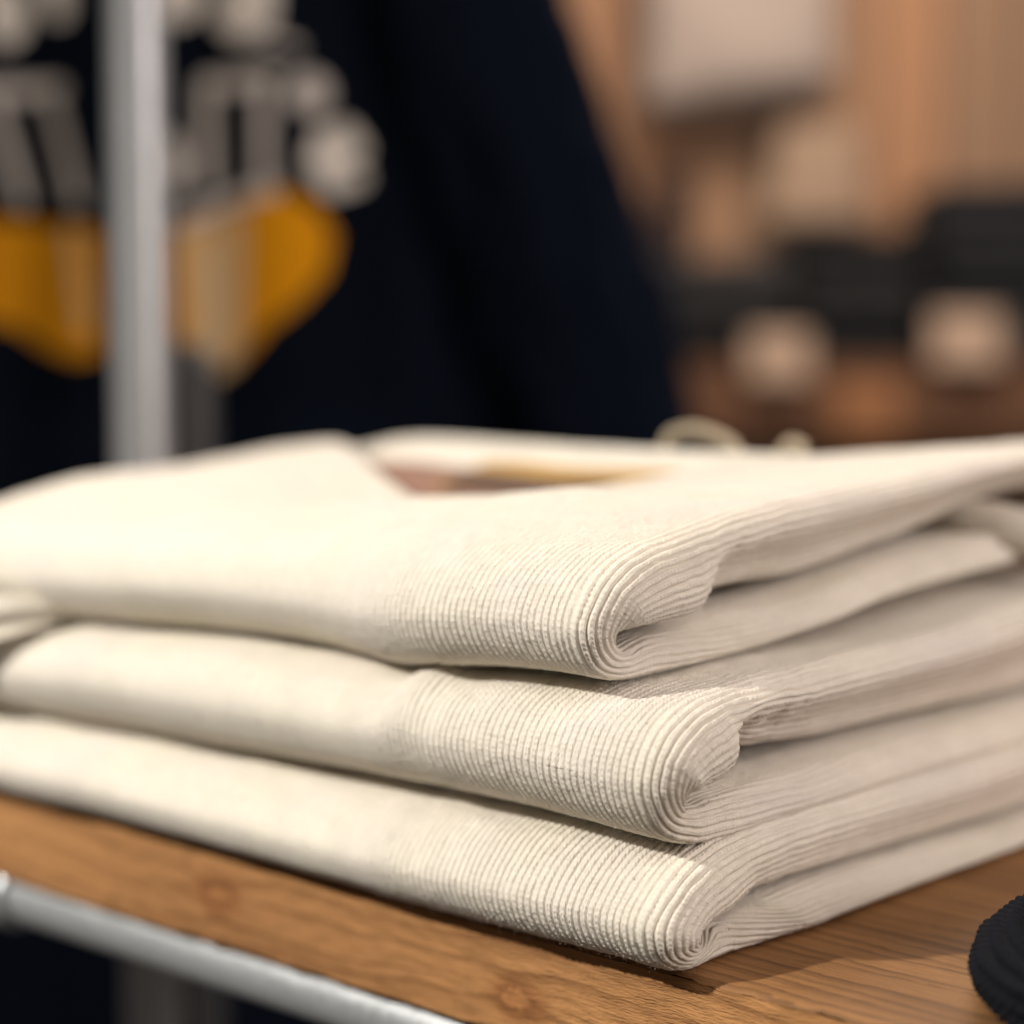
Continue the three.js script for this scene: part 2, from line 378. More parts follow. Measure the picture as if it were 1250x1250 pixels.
const sweaters = {
  top: {
    O: [[0.36, 0.150], [0.27, 0.1475], [0.185, 0.1440], [0.118, 0.1395], [0.085, 0.1365], [0.07, 0.1348], [0.0577, 0.133], [0.0409, 0.1305], [0.0207, 0.1262], [0.0068, 0.1180], [0, 0.1055], [0.0032, 0.0958], [0.0095, 0.0905], [0.0195, 0.0876], [0.0373, 0.0873], [0.0716, 0.0885], [0.1326, 0.0931], [0.184, 0.0985], [0.30, 0.104], [0.40, 0.106]],
    I: [[0.36, 0.133], [0.27, 0.129], [0.195, 0.1185], [0.1321, 0.1098], [0.09, 0.1092], [0.066, 0.1085], [0.0573, 0.1067], [0.0496, 0.1049], [0.036, 0.1041], [0.025, 0.1036], [0.0165, 0.1025], [0.0165, 0.0995], [0.020, 0.0968], [0.026, 0.0962], [0.0372, 0.0977], [0.0626, 0.1000], [0.1183, 0.1023], [0.184, 0.1095], [0.30, 0.116], [0.40, 0.118]],
    c: [[0, 0.020], [3, 0.0165], [4, 0.0155], [4.8, 0.0140], [5.2, 0.0115], [5.55, 0.0070], [5.9, 0.0028], [6.3, 0.0002], [6.8, -0.0016], [7.6, -0.0015], [9, 0], [13, 0], [15, 0.003], [18, 0.006]],
    a0: 0.0285 + 0.010, amax: 0.415, rim: 14, bulge: 1.0, bmax: 0.0125, pucker: 1, ribFace: 0.00014, ribRim: 0.0008, seed: 3,
    dTop: [[0.02, 0], [0.07, 0.001], [0.115, 0.0005], [0.14, -0.003], [0.185, -0.007], [0.23, -0.009], [0.33, -0.0125], [0.42, -0.014]],
    dTopBack: [[0.02, 0], [0.1, -0.006], [0.165, -0.0085], [0.23, -0.010], [0.33, -0.012], [0.42, -0.014]],
    dBot: [[0.03, 0], [0.07, 0], [0.105, -0.003], [0.132, -0.0062], [0.152, -0.006], [0.185, -0.005], [0.23, -0.005], [0.28, -0.007], [0.34, -0.010], [0.42, -0.011]],
    under: [[0.1, 0], [0.15, 0.010], [0.22, 0.013], [0.42, 0.012]],
    front: [[0, 0], [0.09, 0], [0.118, -0.0016], [0.135, -0.0008], [0.165, 0.0035], [0.21, 0.003], [0.27, 0.0005], [0.42, 0]], frontTop: 0.9,
    neck: [[0, 0.36], [0.09, 0.34], [0.13, 0.27], [0.158, 0.188], [0.1965, 0.146], [0.25, 0.158], [0.305, 0.182], [0.335, 0.200], [0.375, 0.232], [0.42, 0.262]],
  },
  middle: {
    O: [[0.30, 0.098], [0.20, 0.091], [0.137, 0.088], [0.0934, 0.0868], [0.066, 0.0862], [0.050, 0.0856], [0.0372, 0.0850], [0.0249, 0.0838], [0.0129, 0.0800], [0.0045, 0.0735], [0, 0.0625], [0.0034, 0.0515], [0.0115, 0.0440], [0.0236, 0.0395], [0.0381, 0.0385], [0.0904, 0.0392], [0.15, 0.039], [0.2175, 0.038], [0.30, 0.038]],
    I: [[0.30, 0.056], [0.20, 0.0565], [0.137, 0.0585], [0.085, 0.0605], [0.058, 0.0628], [0.044, 0.0640], [0.0378, 0.0625], [0.0345, 0.0595], [0.0300, 0.0577], [0.0240, 0.0570], [0.0188, 0.0558], [0.0183, 0.0535], [0.0205, 0.0505], [0.0275, 0.0492], [0.038, 0.0495], [0.0821, 0.0508], [0.15, 0.051], [0.2175, 0.0505], [0.30, 0.05]],
    c: [[0, 0.015], [2, 0.0135], [4, 0.0130], [4.8, 0.0118], [5.2, 0.0098], [5.55, 0.0060], [5.9, 0.0025], [6.3, 0.0002], [6.8, -0.0016], [7.6, -0.0015], [9, 0], [13, 0], [15, 0.003], [18, 0.006]],
    a0: 0.0037 + 0.010, amax: 0.425, rim: 14, bulge: 1.0, bmax: 0.0125, pucker: 1, ribFace: 0.00014, ribRim: 0.0008, seed: 8,
    dTop: [[0.02, 0], [0.07, 0], [0.098, -0.001], [0.110, 0.0025], [0.126, -0.004], [0.18, -0.0045], [0.25, -0.005], [0.33, -0.009], [0.43, -0.010]],
    dTopBack: [[0.02, 0], [0.2, -0.006], [0.43, -0.012]],
    dBot: [[0.02, 0], [0.07, 0.002], [0.105, 0.002], [0.144, 0.001], [0.186, 0], [0.28, -0.002], [0.34, -0.0035], [0.43, -0.004]],
    under: [[0.1, 0], [0.2, 0.005], [0.42, 0.007]],
    front: [[0, 0], [0.06, 0.0012], [0.1, 0.0005], [0.14, 0.002], [0.2, 0.0005], [0.3, 0], [0.43, 0]],
  },
  bottom: {
    O: [[0.30, 0.040], [0.218, 0.0395], [0.16, 0.0395], [0.115, 0.0398], [0.085, 0.0400], [0.060, 0.0398], [0.0385, 0.0388], [0.0220, 0.0356], [0.0081, 0.0280], [0.0004, 0.0180], [0.0030, 0.0095], [0.0100, 0.0040], [0.0200, 0.0012], [0.0392, 0.0008], [0.084, 0.0009], [0.15, 0.0009], [0.22, 0.0009], [0.30, 0.0009]],
    I: [[0.30, 0.012], [0.218, 0.0125], [0.16, 0.0145], [0.115, 0.0160], [0.075, 0.0178], [0.057, 0.0188], [0.045, 0.0172], [0.036, 0.0152], [0.0285, 0.0146], [0.0235, 0.0128], [0.0232, 0.0108], [0.0255, 0.0090], [0.0300, 0.0088], [0.039, 0.0100], [0.066, 0.0128], [0.12, 0.0120], [0.20, 0.0085], [0.30, 0.008]],
    c: [[0, 0.008], [3, 0.006], [5, 0.003], [7, 0.0], [12, 0], [14, 0.002], [17, 0.005]],
    a0: 0.004 + 0.009, amax: 0.43, rim: 12, bulge: 1.0, bmax: 0.011, pucker: 0.8, ribFace: 0.00030, ribRim: 0.0008, seed: 14,
    dTop: [[0.02, 0], [0.07, 0.0012], [0.12, 0.001], [0.2, 0], [0.43, -0.0015]],
    dTopBack: [[0.02, 0], [0.43, -0.002]],
    dBot: [[0.02, 0], [0.43, 0]],
    under: [[0.1, 0], [0.3, 0.003], [0.42, 0.004]],
    front: [[0, 0], [0.08, 0.0005], [0.15, -0.0005], [0.25, 0.001], [0.34, 0.001], [0.43, 0]],
  },
};
const SW = 'cream knit sweaters folded in a pile';
const sw1 = thing('folded_sweater', 'cream rib knit sweater lying directly on the wooden board, lowest of the pile', 'sweater', SW);
mesh('knit_body', sweaterGeometry(sweaters.bottom), cream, sw1);
const sw2 = thing('folded_sweater_001', 'cream rib knit sweater folded between the other two of the pile', 'sweater', SW);
mesh('knit_body', sweaterGeometry(sweaters.middle), cream, sw2);
const sw3 = thing('folded_sweater_002', 'cream rib knit sweater with open neckline on top of the pile', 'sweater', SW);
mesh('knit_body', sweaterGeometry(sweaters.top), cream, sw3);

// loose fibres standing off the yarn near the open corner
function fuzzGeometry(body, count, amin, amax) {
  const P = body.attributes.position, N = body.attributes.normal, pos = [], idx = [], v = new THREE.Vector3(), n = new THREE.Vector3(), d = new THREE.Vector3(), s = new THREE.Vector3();
  for (let k = 0, tries = 0; k < count && tries < count * 40; tries++) {
    const i = Math.floor(rnd() * P.count); v.fromBufferAttribute(P, i); n.fromBufferAttribute(N, i);
    const a = (v.x - P0[0]) * AX[0] + (v.z - P0[1]) * AX[1], r = (v.x - P0[0]) * RX[0] + (v.z - P0[1]) * RX[1];
    if (a > amax || r > 0.16 || v.y < 0.001) continue;
    k++;
    const len = 0.0010 + 0.0022 * rnd() * rnd(), w = 0.000022 + 0.00002 * rnd();
    d.set(rnd() - 0.5, rnd() - 0.5, rnd() - 0.5).multiplyScalar(1.5).add(n).normalize();
    s.set(rnd() - 0.5, rnd() - 0.5, rnd() - 0.5).cross(d).normalize();
    const b = new THREE.Vector3().crossVectors(d, s), curl = (rnd() - 0.5) * 1.4, base = pos.length / 3;
    for (let q = 0; q <= 4; q++) {
      const t = q / 4, c = v.clone().addScaledVector(d, len * t).addScaledVector(s, len * curl * t * t), ww = w * (1 - 0.6 * t);
      for (let m = 0; m < 3; m++) { const an = m * 2.0944; pos.push(c.x + (Math.cos(an) * s.x + Math.sin(an) * b.x) * ww, c.y + (Math.cos(an) * s.y + Math.sin(an) * b.y) * ww, c.z + (Math.cos(an) * s.z + Math.sin(an) * b.z) * ww); }
      if (q < 4) for (let m = 0; m < 3; m++) { const a0 = base + q * 3 + m, a1 = base + q * 3 + (m + 1) % 3; idx.push(a0, a1, a0 + 3, a1, a1 + 3, a0 + 3); }
    }
  }
  const g = new THREE.BufferGeometry(); g.setAttribute('position', new THREE.Float32BufferAttribute(pos, 3)); g.setIndex(idx); g.computeVertexNormals(); return g;
}
const fibre = new THREE.MeshStandardMaterial({ color: lin(0.80, 0.75, 0.66), roughness: 0.9 });
for (const s of [sw1, sw2, sw3]) mesh('fuzz', fuzzGeometry(s.children[0].geometry, 3200, 0, 0.13), fibre, s).userData.kind = 'stuff';

// tucked sleeves that show between the layers
mesh('sleeve', rollGeometry([[0.318, 0.0825, 0.03], [0.336, 0.0825, 0.000], [0.354, 0.079, -0.017], [0.38, 0.074, -0.020], [0.42, 0.070, 0.004]], [[0, 0.004], [0.2, 0.0075], [0.5, 0.009], [0.8, 0.0085], [1, 0.004]], 0.8, 0), cream, sw2);
mesh('sleeve', rollGeometry([[0.14, 0.118, 0.262], [0.08, 0.118, 0.266], [0.05, 0.116, 0.270], [0.026, 0.113, 0.274], [0.018, 0.110, 0.284]], [[0, 0.012], [0.5, 0.013], [0.8, 0.0115], [0.95, 0.008], [1, 0.001]], 0.75, 0), cream, sw3);

// inside of the neck: back panel, rolled collar, woven label, cord loop
{
  const rows = 40, cols = 70;
  const yAt = (a, r) => 0.100 + 0.0012 * noise(a * 14, r * 14, 40) + 0.036 * clamp((r - 0.145) / 0.115);
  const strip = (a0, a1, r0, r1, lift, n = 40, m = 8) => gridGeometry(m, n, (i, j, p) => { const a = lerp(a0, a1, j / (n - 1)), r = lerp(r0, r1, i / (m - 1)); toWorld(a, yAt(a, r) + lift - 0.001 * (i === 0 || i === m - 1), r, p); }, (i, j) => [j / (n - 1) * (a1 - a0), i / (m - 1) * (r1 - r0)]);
  mesh('back_panel', gridGeometry(rows, cols, (i, j, p) => { const a = lerp(0.10, 0.38, j / (cols - 1)), r = lerp(0.11, 0.268, i / (rows - 1)); toWorld(a, yAt(a, r), r, p); }, (i, j) => [j / (cols - 1) * 0.28, i / (rows - 1) * 0.16]), cream, sw3);
  mesh('collar', rollGeometry([[0.405, 0.130, 0.262], [0.37, 0.1345, 0.267], [0.30, 0.1350, 0.268], [0.24, 0.1350, 0.266], [0.18, 0.1350, 0.266], [0.12, 0.1355, 0.268], [0.08, 0.133, 0.268]], [[0, 0.004], [0.15, 0.0065], [0.5, 0.0065], [0.85, 0.0065], [1, 0.003]], 0.85, 0), cream, sw3);
  mesh('painted_neck_shade', strip(0.11, 0.372, 0.150, 0.240, 0.0016), new THREE.MeshStandardMaterial({ color: lin(0.24, 0.13, 0.09), roughness: 0.9 }), sw3);  // brown strip: shade of the neck hollow put into its colour
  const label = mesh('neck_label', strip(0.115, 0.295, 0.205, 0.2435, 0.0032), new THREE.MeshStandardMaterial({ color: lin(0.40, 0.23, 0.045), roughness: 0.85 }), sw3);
  mesh('painted_gap_shade', strip(0.115, 0.290, 0.205, 0.2265, 0.0044), new THREE.MeshStandardMaterial({ color: lin(0.085, 0.045, 0.03), roughness: 0.85 }), label);  // dark strip painted as the shaded gap behind the neck lip
  const cordM = new THREE.MeshStandardMaterial({ color: lin(0.36, 0.30, 0.21), roughness: 0.9 });
  mesh('hanging_loop', tube([W(0.215, 0.138, 0.272), W(0.213, 0.1465, 0.275), W(0.203, 0.1495, 0.277), W(0.192, 0.148, 0.278), W(0.180, 0.144, 0.276), W(0.172, 0.139, 0.272)], 0.0026, 10, 50), cordM, sw3);
  mesh('hanging_loop', tube([W(0.150, 0.139, 0.270), W(0.147, 0.1455, 0.272), W(0.141, 0.145, 0.273), W(0.138, 0.139, 0.270)], 0.0024, 10, 30), cordM, sw3);
}

// ---------------------------------------------------------------- black chunky knit at the board's end
{
  const knit = thing('rolled_knit', 'black chunky ribbed knit garment lying rolled on the board beside the cream pile', 'knitwear');
  knit.position.set(0.2285, 0, -0.548); knit.rotation.y = 0.25; knit.scale.y = 0.72;
  const ribs = (pts, rows, rib, amp, squash) => {
    const c = new THREE.CatmullRomCurve3(pts.map(([x, y]) => new THREE.Vector3(x, y, 0))), L = c.getLength(), cols = 900;
    const prof = [...Array(rows)].map((_, i) => { const t = i / (rows - 1), p = c.getPointAt(t), d = c.getTangentAt(t); return [p.x, p.y, d.y, -d.x, t * L / rib]; });
    return gridGeometry(rows, cols + 1, (i, j, p) => {
      const th = j / cols * 2 * Math.PI, [x, y, nx, ny, k] = prof[i], row = Math.floor(k + 0.5), f = Math.pow(Math.abs(Math.cos(Math.PI * k)), 0.7);
      const h = amp * (f - 0.6) + 0.0016 * f * Math.sin(th * 105 + row * 2.1 + 0.6 * noise(th * 4, row, 2)) + 0.0012 * noise(Math.cos(th) * 2.2, Math.sin(th) * 2.2, k * 0.3);
      const rad = Math.max(0, x + nx * h);
      p[0] = Math.cos(th) * rad; p[1] = Math.max(0.0005, y + ny * h); p[2] = Math.sin(th) * rad * squash;
    }, (i, j) => [j / cols * 8, i / (rows - 1) * 2.2]);
  };
  mesh('folded_edge', ribs([[0.070, 0.002], [0.083, 0.003], [0.0925, 0.008], [0.0955, 0.016], [0.0935, 0.025], [0.087, 0.031], [0.078, 0.034]], 140, 0.0066, 0.0036, 0.85), blackKnit, knit);
  mesh('upper_layer', ribs([[0.080, 0.030], [0.076, 0.038], [0.066, 0.044], [0.05, 0.048], [0.025, 0.050], [0.004, 0.0505]], 140, 0.0066, 0.0034, 0.85), blackKnit, knit);
}

// ---------------------------------------------------------------- navy printed sweatshirt hanging behind
{
  const Z = -1.75, U = 1.75 / 2400;                                     // one print unit
  const shirt = thing('hanging_sweatshirt', 'dark navy sweatshirt with white lettering and amber print hanging behind the pile', 'sweatshirt');
  const cw = 1024, ch = 1024, cv = document.createElement('canvas'); cv.width = cw; cv.height = ch;
  const x = cv.getContext('2d');
  x.fillStyle = '#0c121c'; x.fillRect(0, 0, cw, ch);
  // print area: 520 x 560 units
  x.scale(cw / 520, ch / 560); x.translate(25, 75);
  const poly = (fill, pts) => { x.fillStyle = fill; x.beginPath(); pts.forEach(([a, b], i) => i ? x.lineTo(a, b) : x.moveTo(a, b)); x.closePath(); x.fill(); };
  const stroke = (col, w, pts) => { x.strokeStyle = col; x.lineWidth = w; x.lineJoin = 'round'; x.lineCap = 'round'; x.beginPath(); pts.forEach(([a, b], i) => i ? x.lineTo(a, b) : x.moveTo(a, b)); x.stroke(); };
  const IV = '#efe7da', IV2 = '#d8d0c6', AM = '#e2981a', AM2 = '#e69a16', TAN = '#dcbb8c';
  const disc = (f, a, b, r1, r2, t = 0) => { x.fillStyle = f; x.beginPath(); x.ellipse(a, b, r1, r2, t, 0, 6.3); x.fill(); };
  // first row: feet of the letters
  disc(IV, 30, 32, 28, 38); stroke(IV, 26, [[0, -30], [14, 10]]); stroke(IV, 28, [[88, -60], [96, 30]]); stroke(IV, 22, [[70, -40], [92, 20]]);
  disc(IV, 236, 10, 26, 34); disc(IV, 312, 30, 36, 38); stroke(IV, 22, [[345, -50], [338, 40]]);
  stroke(IV2, 10, [[340, 66], [372, 74]]);
  // second row
  stroke(IV2, 20, [[-10, 122], [92, 122]]); stroke(IV2, 17, [[12, 130], [46, 250]]); stroke(IV2, 17, [[84, 130], [116, 250]]);
  disc(IV2, 222, 208, 18, 34); stroke(IV2, 22, [[268, 116], [340, 112]]); stroke(IV2, 18, [[266, 120], [268, 232]]); stroke(IV2, 18, [[336, 116], [334, 226]]);
  disc(IV2, 388, 126, 22, 23); stroke(IV, 24, [[398, 206], [440, 190], [428, 172], [404, 180], [396, 206], [412, 230], [440, 222]]);
  // amber field
  poly(AM, [[-25, 270], [60, 278], [140, 286], [140, 432], [112, 438], [70, 424], [34, 400], [-25, 385]]);
  poly(AM2, [[226, 290], [300, 262], [352, 240], [392, 256], [414, 292], [404, 336], [372, 372], [336, 400], [312, 428], [288, 452], [262, 450], [238, 432], [226, 400]]);
  stroke(IV2, 16, [[236, 276], [300, 250], [346, 236]]); stroke(TAN, 38, [[256, 300], [262, 430]]); stroke(TAN, 30, [[296, 280], [290, 420]]); stroke(TAN, 14, [[108, 286], [124, 400]]);
  disc(TAN, 268, 428, 30, 30);
  const map = new THREE.CanvasTexture(cv); map.colorSpace = THREE.SRGBColorSpace; map.magFilter = THREE.LinearFilter;
  const navyPrint = new THREE.MeshPhysicalMaterial({ map, roughness: 1, specularIntensity: 0.1 });
  const navy = new THREE.MeshPhysicalMaterial({ color: lin(0.0050, 0.0075, 0.0150), roughness: 1, specularIntensity: 0.1 });
  const px = (u) => (u - 625) * U, py = (v) => 0.196 - (v - 400) * U;
  // body: a closed, slightly cushioned shape hanging from the shoulders
  const cx = -0.36, half = 0.37, yTop = 0.82, yBot = -0.55;
  const fold = (X, Y) => 0.017 * noise(X * 6, Y * 1.4, 50) + 0.007 * noise(X * 12, Y * 2.2, 53);
  const bodyAt = (th, v, p) => {
    const y = lerp(yBot, yTop, v), w = half * (1 - 0.04 * (1 - v)) * (1 - 0.5 * smooth(0.9, 1, v)), c = Math.cos(th), s = Math.sin(th);
    p[0] = cx + Math.sign(c) * Math.pow(Math.abs(c), 0.75) * w; p[1] = y - 0.03 * Math.abs(c) * smooth(0.88, 1, v);
    p[2] = Z - 0.02 + Math.sign(s) * Math.pow(Math.abs(s), 0.6) * 0.06 + fold(p[0], y) * (s > 0 ? 0.8 : 1);
  };
  mesh('body', gridGeometry(90, 161, (i, j, p) => bodyAt(j / 160 * 2 * Math.PI, i / 89, p), (i, j) => [j * 0.01, i * 0.01], true), navy, shirt);
  // the printed chest panel lies 1.5 mm proud of the body
  const front = [px(-25), px(495), py(485), py(-75)];
  mesh('chest_print', gridGeometry(70, 70, (i, j, p) => {
    const X = lerp(front[0], front[1], j / 69), Y = lerp(front[2], front[3], i / 69), c = clamp((X - cx) / half, -0.98, 0.98);
    const cc = Math.pow(Math.abs(c), 1 / 0.75), s = Math.sqrt(Math.max(0, 1 - cc * cc));
    p[0] = X; p[1] = Y; p[2] = Z - 0.02 + Math.pow(s, 0.6) * 0.06 + fold(X, Y) * 0.8 + 0.0025;
  }, (i, j) => [j / 69, i / 69]), navyPrint, shirt);
  const sleeve = (pts, radii) => {
    const curve = new THREE.CatmullRomCurve3(pts.map((q) => new THREE.Vector3(...q))), n = 80, m = 48, fr = curve.computeFrenetFrames(n, false);
    return gridGeometry(n + 1, m + 1, (i, j, p) => {
      const t = i / n, c = curve.getPoint(t), th = j / m * 2 * Math.PI, sd = new THREE.Vector3().crossVectors(fr.tangents[i], new THREE.Vector3(0, 0, 1)).normalize();
      const rad = table(radii, t) * (1 + 0.10 * noise(t * 6, Math.cos(th) * 1.6, Math.sin(th) * 1.6) + 0.05 * noise(t * 22, Math.cos(th) * 2, Math.sin(th) * 2 + 9));
      c.addScaledVector(sd, Math.cos(th) * rad); c.z += Math.sin(th) * rad * 0.7; p[0] = c.x; p[1] = c.y; p[2] = c.z;
    }, (i, j) => [j * 0.01, i * 0.01]);
  };
  mesh('sleeve', sleeve([[-0.17, 0.80, Z], [-0.095, 0.62, Z + 0.005], [-0.02, 0.41, Z + 0.01], [0.032, 0.26, Z + 0.015], [0.078, 0.11, Z + 0.02], [0.115, -0.08, Z + 0.02], [0.13, -0.35, Z + 0.02]], [[0, 0.10], [0.25, 0.092], [0.6, 0.085], [0.85, 0.07], [1, 0.055]]), navy, shirt);
  mesh('sleeve', sleeve([[-0.55, 0.80, Z], [-0.65, 0.6, Z], [-0.72, 0.38, Z], [-0.77, 0.18, Z], [-0.80, -0.05, Z], [-0.80, -0.35, Z]], [[0, 0.10], [0.25, 0.092], [0.6, 0.085], [0.85, 0.07], [1, 0.055]]), navy, shirt);
  // dark rack pole seen beside the upright
  const pole = thing('rack_pole', 'dark grey rack pole standing beside the bright galvanised upright', 'pole');
  mesh('tube', tube([new THREE.Vector3(-0.224, -0.9, -1.38), new THREE.Vector3(-0.224, 0.168, -1.38)], 0.0165, 24, 10), darkSteel, pole);
  mesh('end_cap', new THREE.SphereGeometry(0.0172, 24, 12).translate(-0.224, 0.168, -1.38), darkSteel, pole);
}

// ---------------------------------------------------------------- far wall of timber planks and the shelf before it
{
  const D = 3.4, U = D / 2400, X = (u) => (u - 625) * U, Y = (v) => 0.196 - (v - 400) * U;
  const wall = new THREE.Group(); wall.name = 'plank_wall'; wall.userData.kind = 'structure'; scene.add(wall);
  const tones = [[0.42, 0.22, 0.115], [0.36, 0.205, 0.115], [0.30, 0.185, 0.11], [0.39, 0.21, 0.115], [0.31, 0.185, 0.11]];
  const mats = tones.map((t) => new THREE.MeshStandardMaterial({ color: lin(...t), roughness: 0.8 }));
  let u = X(520), n = 0; const order = [1, 0, 3, 0, 1, 2, 1, 0, 4, 2];
  while (u < X(1420)) { const w = 0.105 + 0.04 * rnd(); const g = new RoundedBoxGeometry(w - 0.006, 2.4, 0.022, 2, 0.004); const m = mesh(n ? `plank_${String(n).padStart(3, '0')}` : 'plank', g, mats[order[n % order.length]], wall); m.position.set(u + w / 2, 0.4, -3.75 + 0.004 * rnd()); u += w; n++; }
  const shelf = thing('wall_shelf', 'dark brown timber shelf along the plank wall', 'shelf');
  const brown = new THREE.MeshStandardMaterial({ color: lin(0.15, 0.064, 0.026), roughness: 0.7 }), brown2 = new THREE.MeshStandardMaterial({ color: lin(0.34, 0.145, 0.055), roughness: 0.7 });
  const board = (name, w, h, d, px_, py_, pz_, m) => { const o = mesh(name, new RoundedBoxGeometry(w, h, d, 2, 0.004), m, shelf); o.position.set(px_, py_, pz_); };
  board('shelf_top', 1.0, 0.03, 0.42, X(835) + 0.5, 0.1215, -3.50, brown);
  board('fascia', 0.24, 0.09, 0.022, X(835) + 0.12, 0.06, -3.295, brown); board('fascia', 0.11, 0.092, 0.024, X(835) + 0.297, 0.06, -3.295, brown2); board('fascia', 0.64, 0.09, 0.022, X(835) + 0.674, 0.06, -3.295, brown);  // middle piece is a lighter brown, a highlight painted into the fascia
  for (const k of [0.06, 0.5, 0.94]) { board('bracket', 0.03, 0.16, 0.38, X(835) + k, 0.024, -3.50, brown); }
  // dark folded garments in piles
  const dk = [[0.012, 0.0125, 0.014], [0.017, 0.017, 0.018], [0.022, 0.02, 0.02], [0.010, 0.0105, 0.013]].map((t) => new THREE.MeshStandardMaterial({ color: lin(...t), roughness: 0.95 }));
  const grey = new THREE.MeshStandardMaterial({ color: lin(0.032, 0.031, 0.032), roughness: 0.95 });
  const foldedGeo = (w, h, d, sd) => { const g = new RoundedBoxGeometry(w, h, d, 6, h * 0.48), q = g.attributes.position; for (let k = 0; k < q.count; k++) { const a = q.getX(k), b = q.getY(k), c = q.getZ(k); q.setXYZ(k, a + 0.006 * noise(a * 9, b * 30, sd), b + 0.004 * noise(a * 8, c * 8, sd + 3), c + 0.008 * noise(a * 10, b * 40, sd + 6)); } g.computeVertexNormals(); return g; };
  let cnt = 0;
  const nth = ['bottom', 'second from the bottom', 'third from the bottom', 'fourth from the bottom', 'fifth from the bottom', 'sixth from the bottom'];
  const which = ['shortest', 'middle', 'tallest'];
  [[X(878), 4, 0.235], [X(1036), 5, 0.205], [X(1207), 7, 0.235]].forEach(([cx, num, w], pile) => {
    for (let k = 0; k < num; k++) {
      const h = 0.046, t = thing(cnt ? `dark_folded_garment_${String(cnt).padStart(3, '0')}` : 'dark_folded_garment', `dark folded garment, ${k === num - 1 ? 'topmost' : nth[k]} of the ${which[pile]} pile on the wall shelf`, 'garment', `dark garments of the ${which[pile]} pile on the wall shelf`);
      const m = mesh('folded_body', foldedGeo(w + 0.015 * (rnd() - 0.5), h, 0.30, cnt * 2.3), pile === 0 && k > 1 ? grey : dk[(cnt * 3 + k) % 4], t);
      m.position.set(0, h / 2, 0); t.position.set(cx + 0.012 * (rnd() - 0.5), 0.1375 + k * (h - 0.003), -3.47 + 0.02 * rnd()); cnt++;
    }
  });
  // cards clipped to the shelf edge
  const card = new THREE.MeshStandardMaterial({ color: lin(0.50, 0.35, 0.25), roughness: 0.8 });
  const cards = ['beige card clipped to the shelf edge before the shortest dark pile', 'larger beige card clipped to the shelf edge before the tallest dark pile'];
  [[950, 436, 0.104, 0.080], [1178, 415, 0.118, 0.086]].forEach(([cu, cvv, w, h], k) => {
    const t = thing(k ? 'shelf_card_001' : 'shelf_card', cards[k], 'card');
    t.position.set((cu - 625) * 3.26 / 2400, 0.196 - (cvv - 400) * 3.26 / 2400, -3.26);
    mesh('panel', new RoundedBoxGeometry(w, h, 0.012, 3, 0.005), card, t).rotation.x = -0.12;
    const c = mesh('clip', new RoundedBoxGeometry(0.03, 0.02, 0.03, 2, 0.004), darkSteel, t); c.position.set(0, -h * 0.42, -0.012);
  });
  // pale shirt, cloth bag and dark scarf hung on the wall
  const drape = (w0, w1, h, d, sd, slant) => gridGeometry(40, 61, (i, j, p) => {
    const v = i / 39, th = j / 60 * 2 * Math.PI, w = lerp(w0, w1, v) / 2, c = Math.cos(th), s = Math.sin(th), cap = Math.sqrt(clamp(1 - Math.pow(Math.abs(2 * v - 1), 14)));
    p[0] = Math.sign(c) * Math.pow(Math.abs(c), 0.5) * w * (0.96 + 0.04 * cap); p[1] = -h * v + slant * p[0] * v; p[2] = Math.sign(s) * Math.pow(Math.abs(s), 0.6) * d * cap + 0.012 * noise(p[0] * 9, p[1] * 3, sd);
  }, (i, j) => [j * 0.01, i * 0.01]);
  const pale = new THREE.MeshStandardMaterial({ color: lin(0.44, 0.36, 0.31), roughness: 0.95 }), bagM = new THREE.MeshStandardMaterial({ color: lin(0.42, 0.29, 0.2), roughness: 0.95 }), wine = new THREE.MeshStandardMaterial({ color: lin(0.022, 0.012, 0.012), roughness: 0.95 });
  const tee = thing('hanging_shirt', 'pale cream shirt hanging on the plank wall above the cloth bag', 'shirt');
  mesh('body', drape(0.34, 0.355, 0.62, 0.06, 61, 0.14), pale, tee); tee.position.set(X(918), 0.60 + 0.62, -3.66);
  for (const s of [-1, 1]) { const o = mesh('short_sleeve', drape(0.16, 0.14, 0.20, 0.05, 64, 0), pale, tee); o.position.set(s * 0.21, -0.02, 0); o.rotation.z = s * 0.5; }
  const bag = thing('cloth_bag', 'beige cloth bag hanging on the plank wall below the shirt', 'bag');
  mesh('body', drape(0.145, 0.195, 0.19, 0.035, 71, 0), bagM, bag); bag.position.set(X(1022), Y(135), -3.69);
  mesh('handle', new THREE.TorusGeometry(0.04, 0.006, 8, 30, Math.PI), bagM, bag);
  const scarf = thing('hanging_scarf', 'dark wine scarf hanging beside the sweatshirt sleeve', 'scarf');
  mesh('body', drape(0.075, 0.085, 0.20, 0.03, 81, 0), wine, scarf); scarf.position.set(X(832), Y(205), -3.69);
  mesh('hanging_loop', new THREE.TorusGeometry(0.022, 0.004, 8, 24, Math.PI), wine, scarf);
}

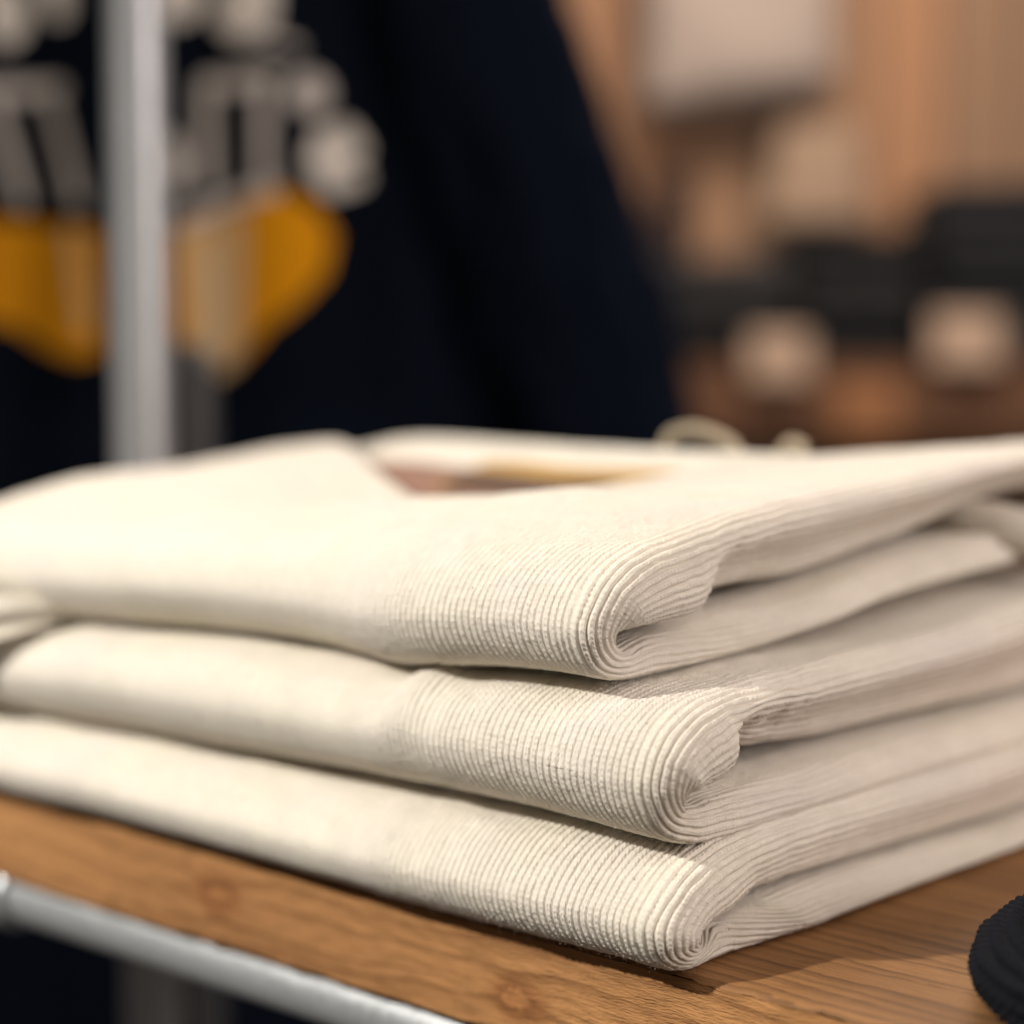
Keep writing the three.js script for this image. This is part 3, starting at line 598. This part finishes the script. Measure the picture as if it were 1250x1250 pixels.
// ---------------------------------------------------------------- lamps
{
  // unseen panel added to brighten the open side of the pile
  const lb = thing('fill_panel', 'unseen white panel added as fill in front of the open side of the pile', 'fill panel');
  lb.position.set(...FILL.at); lb.lookAt(0.1, 0.2, -0.7);
  mesh('lamp_housing', new RoundedBoxGeometry(FILL.w + 0.06, FILL.h + 0.06, 0.08, 2, 0.01), new THREE.MeshStandardMaterial({ color: lin(0.3, 0.3, 0.3), roughness: 0.5 }), lb).position.z = -0.046;
  mesh('lamp_face', new THREE.BoxGeometry(FILL.w, FILL.h, 0.006), new THREE.MeshStandardMaterial({ color: lin(0.8, 0.8, 0.8), emissive: lin(...FILL.color), emissiveIntensity: 1.5 }), lb).position.z = -0.003;
  mesh('foot', new RoundedBoxGeometry(FILL.w * 0.8, 0.55, 0.06, 2, 0.01), new THREE.MeshStandardMaterial({ color: lin(0.2, 0.2, 0.2), roughness: 0.5 }), lb).position.set(0, -FILL.h / 2 - 0.3, -0.046);
  const bl = new THREE.RectAreaLight(lin(...FILL.color), FILL.intensity, FILL.w, FILL.h); bl.name = 'fill_panel_glow';
  bl.position.set(...FILL.at); bl.lookAt(0.1, 0.2, -0.7); bl.translateZ(-0.006); scene.add(bl);
  const lampM = new THREE.MeshStandardMaterial({ color: lin(0.02, 0.02, 0.02), roughness: 0.5 });
  const lamp = thing('track_spotlight', 'black track spotlight aimed at the pile of sweaters', 'spotlight');
  const at = new THREE.Vector3(...KEY.at), aim = new THREE.Vector3(...KEY.aim), dir = aim.clone().sub(at).normalize();
  const head = mesh('lamp_head', new THREE.LatheGeometry([[0, -0.14], [0.03, -0.138], [0.04, -0.12], [0.042, -0.02], [0.045, 0.0], [0.041, 0.0], [0.038, -0.018]].map((q) => new THREE.Vector2(...q)), 32), lampM, lamp);
  lamp.position.copy(at); head.quaternion.setFromUnitVectors(new THREE.Vector3(0, 1, 0), dir);
  const lens = mesh('lamp_lens', new THREE.CylinderGeometry(0.037, 0.037, 0.004, 32).translate(0, -0.014, 0), new THREE.MeshStandardMaterial({ color: lin(0.2, 0.2, 0.2), emissive: lin(...KEY.color), emissiveIntensity: 6 }), lamp);
  lens.quaternion.copy(head.quaternion);
  const stem = mesh('stem', new THREE.CylinderGeometry(0.01, 0.01, 0.36, 12), lampM, lamp); stem.position.set(0, 0.18, 0).addScaledVector(dir, -0.08);
  const key = new THREE.SpotLight(lin(...KEY.color), KEY.power, 0, 15.5 * DEG, 1, 2);
  key.position.copy(at).addScaledVector(dir, 0.012); key.target.position.copy(aim); key.castShadow = true; key.shadow.radius = 2.0; key.shadow.mapSize.set(2048, 2048); key.name = 'key_spot';
  scene.add(key, key.target);
  const frameM = new THREE.MeshStandardMaterial({ color: lin(0.6, 0.6, 0.6), roughness: 0.5 });
  const where = ['before the pile on its open side', 'above the board behind the viewer', 'above the wall shelf'];
  PANELS.forEach(([x, y, z, w, d, I, col], k) => {
    const t = thing(k ? `ceiling_fill_${String(k).padStart(3, '0')}` : 'ceiling_fill', `unseen flat panel added as fill at ceiling height ${where[k]}`, 'ceiling light', 'unseen fill panels added at ceiling height');
    t.position.set(x, y, z);
    mesh('lamp_frame', new RoundedBoxGeometry(w + 0.05, 0.04, d + 0.05, 2, 0.006), frameM, t).position.y = 0.03;
    mesh('lamp_diffuser', new THREE.BoxGeometry(w, 0.006, d), new THREE.MeshStandardMaterial({ color: lin(0.8, 0.8, 0.8), emissive: lin(...col), emissiveIntensity: 1.5 }), t).position.y = 0.004;
    const l = new THREE.RectAreaLight(lin(...col), I, w, d); l.position.set(x, y - 0.006, z); l.lookAt(x, y - 1, z); l.name = 'panel_light'; scene.add(l);
  });
}

renderer.render(scene, camera);
